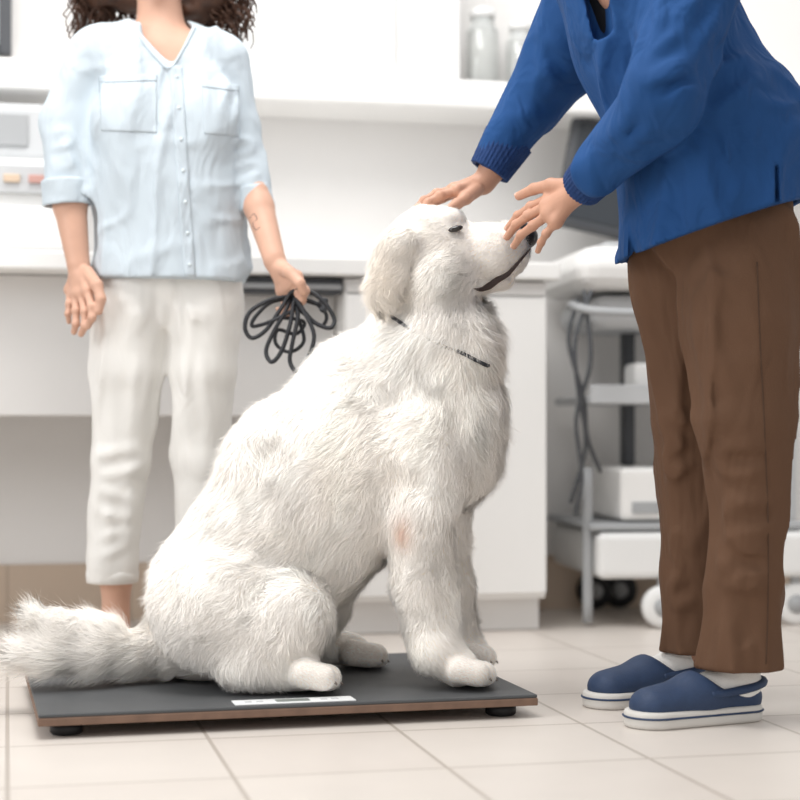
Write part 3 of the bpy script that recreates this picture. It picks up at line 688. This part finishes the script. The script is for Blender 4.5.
# trousers
T_=Fld()
T_.rc(P(144,284,YW),P(198,284,YW),U(45,YW),U(45,YW),k=.04,S=(1,.8,1))
T_.chain([w(134,305,41),w(127,370,36),w(121,460,30,3.73),w(113,560,25,3.74),w(112,600,25,3.74)],k=.015)
T_.chain([w(208,305,37),w(204,370,33),w(200,460,28,3.73),w(200,560,25,3.74),w(200,600,25,3.74)],k=.015)
T_.fold(foldn((15,14,3),.009,31),
 crease(P(94,468,3.66),P(148,455,3.66),.014,.013),crease(P(90,500,3.66),P(140,512,3.66),.014,.013),crease(P(90,550,3.66),P(136,540,3.66),.012,.011),crease(P(169,300,3.64),P(171,345,3.66),.010,.018),crease(P(171,305,3.60),P(125,325,3.62),.012,.014),crease(P(171,305,3.60),P(215,325,3.62),.012,.014),crease(P(118,330,3.62),P(121,570,3.66),.009,-.009),crease(P(150,340,3.63),P(132,450,3.65),.013,.011),crease(P(185,340,3.63),P(200,430,3.65),.013,.011))
T_.cut(P(110,582,3.74),(0,0,-1)); T_.cut(P(110,262,3.72),(0,0,1))
V,Q=T_.vf(.005,2); wt=mk('trousers',V,Q,M['wpants'],wo,label='off-white cropped cotton trousers')
for xx in(112.5,200):
    v,f=lathe([(.050,0),(.0565,.002),(.058,.02),(.0565,.032),(.050,.034)],P(xx,583,3.74),n=32); mk('hem',v,f,M['wpants'],wt)
for xx in(116,200): clog(wo,(P(xx,0,3.74)[0],3.76),(P(xx,0,3.74)[0],3.5),M['beige'],L=.235,label='beige flat shoe')
# hair
hv=[];c0=P(154,-52,YW)
hb=Fld(); hb.el(c0+np.array([0,.035,.035]),(.10,.10,.11),k=.02); hb.rc(c0+np.array([-.085,.04,0]),c0+np.array([-.13,.05,-.07]),.06,.045,k=.04); hb.rc(c0+np.array([.085,.04,0]),c0+np.array([.12,.05,-.07]),.06,.045,k=.04); hb.rc(c0+np.array([-.06,.08,-.05]),c0+np.array([.07,.08,-.10]),.07,.06,k=.04)
hb.post.append(foldn((40,40,40),.012,7,False)); hbv=hb.vf(.007); hv.append((hbv[0],hbv[1]))
for i in range(620):
    a=random.uniform(-.25*math.pi,1.25*math.pi); el_=random.uniform(-.3,1.2)
    st=c0+np.array([math.cos(a)*.085*math.cos(el_),.02+math.sin(a)*.085*math.cos(el_),.03+.1*math.sin(el_)])
    ex=c0+np.array([math.cos(a)*random.uniform(.12,.215),.05+abs(math.sin(a))*random.uniform(.06,.13),random.uniform(-.20,-.08)])
    mid=(st+ex)/2+np.array([math.cos(a)*.05,math.sin(a)*.04,.06]); pts=[];ph=random.random()*6;R=random.uniform(.005,.012)
    for j in range(34):
        t_=j/33; b=(1-t_)**2*st+2*t_*(1-t_)*mid+t_*t_*ex; an_=ph+t_*29
        pts.append(b+R*np.array([math.cos(an_),math.sin(an_),.5*math.sin(an_*1.3)]))
    hv.append(tube(pts,.0017,4,smoothp=False))
V,F=join([(a.tolist() if isinstance(a,np.ndarray) else a,[list(x) for x in b]) for a,b in hv]); mk('hair',V,F,M['hair'],wo,label='long curly dark brown hair')
# leash
lp=[(292,296,3.57),(270,300,3.56),(250,312,3.55),(245,328,3.55),(252,338,3.55),(266,330,3.55),(280,310,3.55),(292,292,3.56),(306,290,3.55),(322,300,3.54),(334,318,3.54),(330,328,3.53),(314,322,3.53),(300,306,3.54),(292,296,3.57),(286,310,3.55),(272,335,3.54),(266,352,3.54),(272,362,3.53),(282,350,3.53),(290,325,3.53),(295,300,3.55),(304,312,3.53),(314,335,3.52),(308,358,3.52),(298,372,3.52),(290,362,3.53),(292,345,3.53),(298,315,3.54),(294,298,3.57),(318,304,3.56),(326,300,3.55),(322,312,3.55)]
v1=tube([P(*p) for p in lp],.0046,8,per=7)
lp2=[(296,298,3.575),(272,302,3.57),(256,316,3.57),(252,326,3.57),(264,324,3.57),(282,318,3.57),(304,322,3.575),(296,334,3.56),(278,330,3.56),(276,344,3.56),(290,352,3.55),(304,340,3.55),(297,310,3.56),(320,326,3.56),(326,314,3.56),(308,300,3.56),(290,312,3.55),(270,322,3.54)]
v2=tube([P(*p) for p in lp2],.004,8,per=7)
le=empty('leash',P(292,372,3.56),label='coiled black leash held in the woman\'s hand',category='leash')
v,f=join([v1,v2]); mk('rope',v,f,M['leash'],le)
v,f=tube([P(*p) for p in((322,300,3.555),(325,306,3.55),(322,311,3.555))],.008,8); mk('clip',v,f,M['dgrey'],le)

# ================= VET
ve=empty('person',(.60,3.12,0),label='person in blue coat, brown trousers and clogs petting the dog',category='person')
B=Fld(); fv=np.array((-.98,-.1,0))/np.linalg.norm((.98,.1,0))
head(B,P(520,-140,3.10),fv)
B.rc(P(545,-105,3.10),P(600,-45,3.10),U(30,3.1),U(36,3.1),k=.03)
B.rc(P(630,-20,3.0),P(630,-20,3.22),U(34,3.1),U(34,3.1),k=.03)
B.chain([(P(645,0,3.1),.10),(P(700,110,3.1),.10),(P(722,205,3.1),.09)],k=.04,S=(1,1.1,1))
B.chain([(P(732,230,3.06),.05),(P(748,420,3.0),.032),(P(747,540,3.01),.026),(P(744,600,3.04),.028),(P(738,690,3.045),.026)],k=.015)
B.chain([(P(694,230,3.18),.05),(P(692,420,3.25),.032),(P(700,540,3.26),.026),(P(702,600,3.26),.028),(P(693,672,3.26),.026)],k=.015)
B.rc(P(738,700,3.045),P(665,710,2.995),.022,.02,k=.02); B.rc(P(693,680,3.265),P(620,688,3.21),.022,.02,k=.02)
B.chain([(P(690,-25,2.95),.05),(P(662,98,2.87),.032),(P(603,168,2.985),.025)],k=.02)
B.chain([(P(600,-25,3.28),.05),(P(550,75,3.37),.032),(P(503,150,3.38),.025)],k=.02)
b1=B.vf(.007)
n1=[];n2_=[]
H=Fld(); H.chain([(P(604,165,2.985),.026),(P(585,184,3.05),.0245),(P(580,189,3.07),.0245)],k=.01)
hand(H,P(577,192,3.08),[P(550,198,3.14),P(547,206,3.125),P(549,214,3.115),P(556,222,3.105)],
 [[P(531,207,3.175),P(518,216,3.205),P(508,228,3.225)],[P(528,216,3.165),P(516,225,3.195),P(507,237,3.22)],[P(533,226,3.15),P(521,235,3.18),P(514,246,3.205)],[P(546,234,3.12),P(541,243,3.14),P(538,251,3.16)]],
 [P(570,186,3.09),P(551,185,3.13),P(534,189,3.17),P(519,196,3.205)],wrad=.026,nails=n1)
b2=H.vf(.002)
H=Fld(); H.chain([(P(504,150,3.38),.026),(P(492,170,3.385),.0245),(P(486,179,3.385),.0245)],k=.01)
hand(H,P(482,184,3.385),[P(457,191,3.345),P(454,190,3.365),P(455,190,3.388),P(459,193,3.41)],
 [[P(440,196,3.335),P(428,203,3.33),P(419,213,3.32)],[P(437,194,3.36),P(424,201,3.355),P(412,213,3.345)],[P(438,196,3.385),P(426,204,3.385),P(417,214,3.38)],[P(443,199,3.41),P(433,205,3.415),P(425,213,3.415)]],
 [P(476,190,3.36),P(466,198,3.335),P(457,204,3.32),P(449,209,3.305)],wrad=.026,nails=n2_)
b3=H.vf(.002)
V,Q=cat(b1,b2,b3); vb=mk('body',V,Q,M['skinm'],ve); eyes(P(520,-140,3.10),fv,ve)
addnails(n1,(-.1,-.75,.55),vb); addnails(n2_,(-.4,-.2,1),vb)
hb=Fld(); hb.el(P(528,-155,3.10)+np.array([.01,0,.02]),(.10,.088,.10),k=.02); hb.rc(P(545,-150,3.1),P(552,-120,3.1),.06,.05,k=.03); hb.post.append(foldn((60,60,60),.006,7,False))
v,f=hb.vf(.006); mk('hair',v,f,M['hair2'],ve)
f=Fld(); f.chain([(P(612,-40,3.1),.102),(P(660,40,3.1),.115),(P(708,150,3.1),.138),(P(714,225,3.1),.153)],k=.05,S=(1,1.05,1)); f.cut(P(660,245,3.1),(.33,0,-1))
v,q_=f.vf(.008); mk('undershirt',v,q_,M['under'],ve,label='black shirt beneath the coat')
# trousers
T_=Fld()
T_.rc(P(716,215,3.08),P(716,215,3.15),U(74,3.1),U(74,3.1),k=.05)
T_.chain([(P(738,240,3.05),U(62,3.05)),(P(740,330,3.02),U(57,3.0)),(P(746,420,3.0),U(49,3.0)),(P(751,520,3.01),U(37,3.0)),(P(744,600,3.03),U(40,3.0)),(P(736,710,3.03),U(48,3.0))],k=.010)
T_.chain([(P(682,250,3.18),U(55,3.2)),(P(689,330,3.21),U(49,3.2)),(P(693,420,3.23),U(45,3.2)),(P(699,520,3.24),U(40,3.2)),(P(702,600,3.25),U(37,3.2)),(P(698,700,3.25),U(39,3.2))],k=.006)
T_.fold(foldn((13,12,1.8),.012,41),foldn((8,8,7),.006,43),
 crease(P(680,285,2.94),P(712,400,2.93),.016,.018),crease(P(684,300,2.92),P(706,470,2.93),.014,.014),crease(P(678,268,2.92),P(740,300,2.91),.014,.014),
 crease(P(700,470,2.94),P(770,455,2.93),.014,.015),crease(P(706,500,2.94),P(750,520,2.93),.013,.015),
 crease(P(710,530,2.94),P(785,512,2.93),.015,.018),crease(P(708,550,2.95),P(765,572,2.94),.015,.018),crease(P(705,590,2.95),P(780,555,2.93),.014,.016),
 crease(P(725,590,2.94),P(718,690,2.94),.016,.016),crease(P(750,590,2.94),P(757,690,2.94),.014,-.013),
 crease(P(648,415,3.14),P(692,440,3.14),.014,.015),crease(P(652,470,3.15),P(692,452,3.15),.014,.015),crease(P(658,535,3.16),P(694,560,3.16),.014,.015),crease(P(664,600,3.18),P(690,585,3.18),.014,.014))
T_.cut(P(736,668,3.03),(0,0,-1))
V,Q=T_.vf(.005,1); vt=mk('trousers',V,Q,M['bpants'],ve,label='brown straight-leg cotton trousers'); TB=bvh(V,Q)
seamline(TB,[(757,262),(760,340),(764,420),(768,520),(768,600),(766,664)],.0013,'seam',M['seam'],vt,.0)
# coat
C=Fld()
C.chain([(P(608,-45,3.1),U(66,3.1)),(P(655,40,3.1),U(80,3.1)),(P(712,150,3.1),U(94,3.1)),(P(716,300,3.1),U(102,3.1))],k=.05,S=(1,1.2,1))
C.rc(P(650,-30,2.97),P(640,-30,3.25),U(46,3),U(46,3.2),k=.05)
C.chain([(P(700,-35,2.93),U(50,2.93)),(P(664,95,2.85),U(40,2.86)),(P(600,168,2.985),U(25,2.99))],k=.02)
C.chain([(P(598,-25,3.27),U(44,3.27)),(P(552,70,3.35),U(36,3.34)),(P(500,153,3.38),U(24,3.36))],k=.02)
C.fold(foldn((10,9,3.5),.012,51),foldn((12,12,9),.008,55),
 crease(P(705,32,2.79),P(650,62,2.77),.014,.016),crease(P(702,75,2.79),P(645,96,2.77),.014,.016),crease(P(690,115,2.84),P(768,50,2.92),.016,.018),crease(P(690,140,2.87),P(702,245,2.88),.016,.016),
 crease(P(648,112,2.81),P(612,148,2.89),.013,.010),crease(P(720,110,2.87),P(750,215,2.87),.016,-.010),
 crease(P(720,-10,2.84),P(690,40,2.80),.014,.014),crease(P(655,10,2.85),P(636,55,2.80),.012,.010),
 crease(P(535,45,3.26),P(575,75,3.26),.014,.016),crease(P(522,75,3.26),P(562,102,3.27),.014,.016),crease(P(508,102,3.28),P(545,122,3.28),.012,.012))
C.cut(P(620,262,3.1),(.33,0,-1))
C.rc(P(590,-45,2.98),P(603,30,2.98),U(13,3),U(10,3),k=.006,op='s',S=(1,3,1))
C.rc(P(632,190,2.97),P(641,290,2.97),U(2.5,3),U(8,3),k=.004,op='s',S=(1,9,1))
C.rc(P(777,165,2.9),P(777,225,2.9),.003,.005,k=.003,op='s',S=(1,5,1))
C.rc(P(716,300,3.1),P(714,225,3.1),U(90,3.1),U(84,3.1),k=.003,op='s',S=(1,1.15,1))
V,Q=C.vf(.005,2); coat=mk('coat',V,Q,M['coat'],ve,label='royal blue buttoned work coat with long sleeves'); CT=bvh(V,Q)
seamline(CT,[(650,247),(690,235),(730,222),(768,209)],.0011,'hem_stitch',M['coatseam'],coat,.0)
for (a,b_,r1,r2) in(((606,160,2.98),(582,187,3.05),27,22),((509,139,3.38),(489,172,3.38),26,21)):
    f=Fld(); A=P(*a);Bp=P(*b_); f.rc(A,Bp,U(r1,a[2]),U(r2,b_[2]),k=.01)
    ax_=(Bp-A)/np.linalg.norm(Bp-A); s1=np.cross(ax_,(0,1,0)); s1/=np.linalg.norm(s1); s2=np.cross(ax_,s1)
    f.fold(lambda X,A=A,s1=s1,s2=s2: .0011*np.cos(np.arctan2((X-A)@s1,(X-A)@s2)*34))
    f.cut(Bp,Bp-A); f.cut(A,A-Bp); f.rc(Bp-(Bp-A)*.2,Bp+(Bp-A)*.5,U(r2-5,b_[2]),k=.002,op='s')
    v,q_=f.vf(.002); mk('cuff',v,q_,M['cuff'],coat,label='navy ribbed knit cuff')
# shoes+socks
for (he,to) in(((.607,3.055),(.43,2.98)),((.552,3.28),(.395,3.20))):
    s,T=clog(ve,he,to,M['clog'],L=.275,label='navy foam clog with a striped white sole')
    f=Fld(); f.rc((.004,0,.125),(.004,0,.075),.036,.038,k=.02).rc((.004,0,.058),(.09,0,.048),.038,.035,k=.03); v,q_=f.vf(.004)
    mk('sock',np.array([tuple(T@Vector(x)) for x in v]),q_,M['sock'],s,label='white ribbed sock')

# ================= LIGHT
wd=bpy.data.worlds.new('world'); sc.world=wd; wd.use_nodes=True; bg=wd.node_tree.nodes['Background']; bg.inputs[0].default_value=(1,.992,.98,1); bg.inputs[1].default_value=.71
def area(name,loc,tgt,size,en,col=(1,1,1)):
    l=bpy.data.lights.new(name,'AREA'); l.shape='RECTANGLE'; l.size=size[0]; l.size_y=size[1]; l.energy=en; l.color=col
    o=bpy.data.objects.new(name,l); o.location=loc; o.rotation_euler=(Vector(tgt)-Vector(loc)).to_track_quat('-Z','Y').to_euler(); link(o)
area('ceiling_light',(-.5,2.9,2.7),(-.1,3.3,0),(1.6,1.0),44,(1,.985,.96))
area('ceiling_light',(.4,4.0,2.7),(.3,4.6,.8),(2.6,.8),16)
area('window_light',(-2.6,1.6,1.8),(0,3.3,.6),(1.3,1.3),38,(.98,.99,1))
sc.view_settings.view_transform='Standard'; sc.view_settings.look='None'; sc.view_settings.exposure=0
cam=bpy.data.cameras.new('camera'); co=bpy.data.objects.new('camera',cam); link(co); co.location=(0,0,CH); co.rotation_euler=(math.radians(90),0,0)
cam.sensor_width=36; cam.lens=76.5; cam.shift_y=.0375; cam.dof.use_dof=True; cam.dof.focus_distance=3.15; cam.dof.aperture_fstop=2.3
sc.camera=co
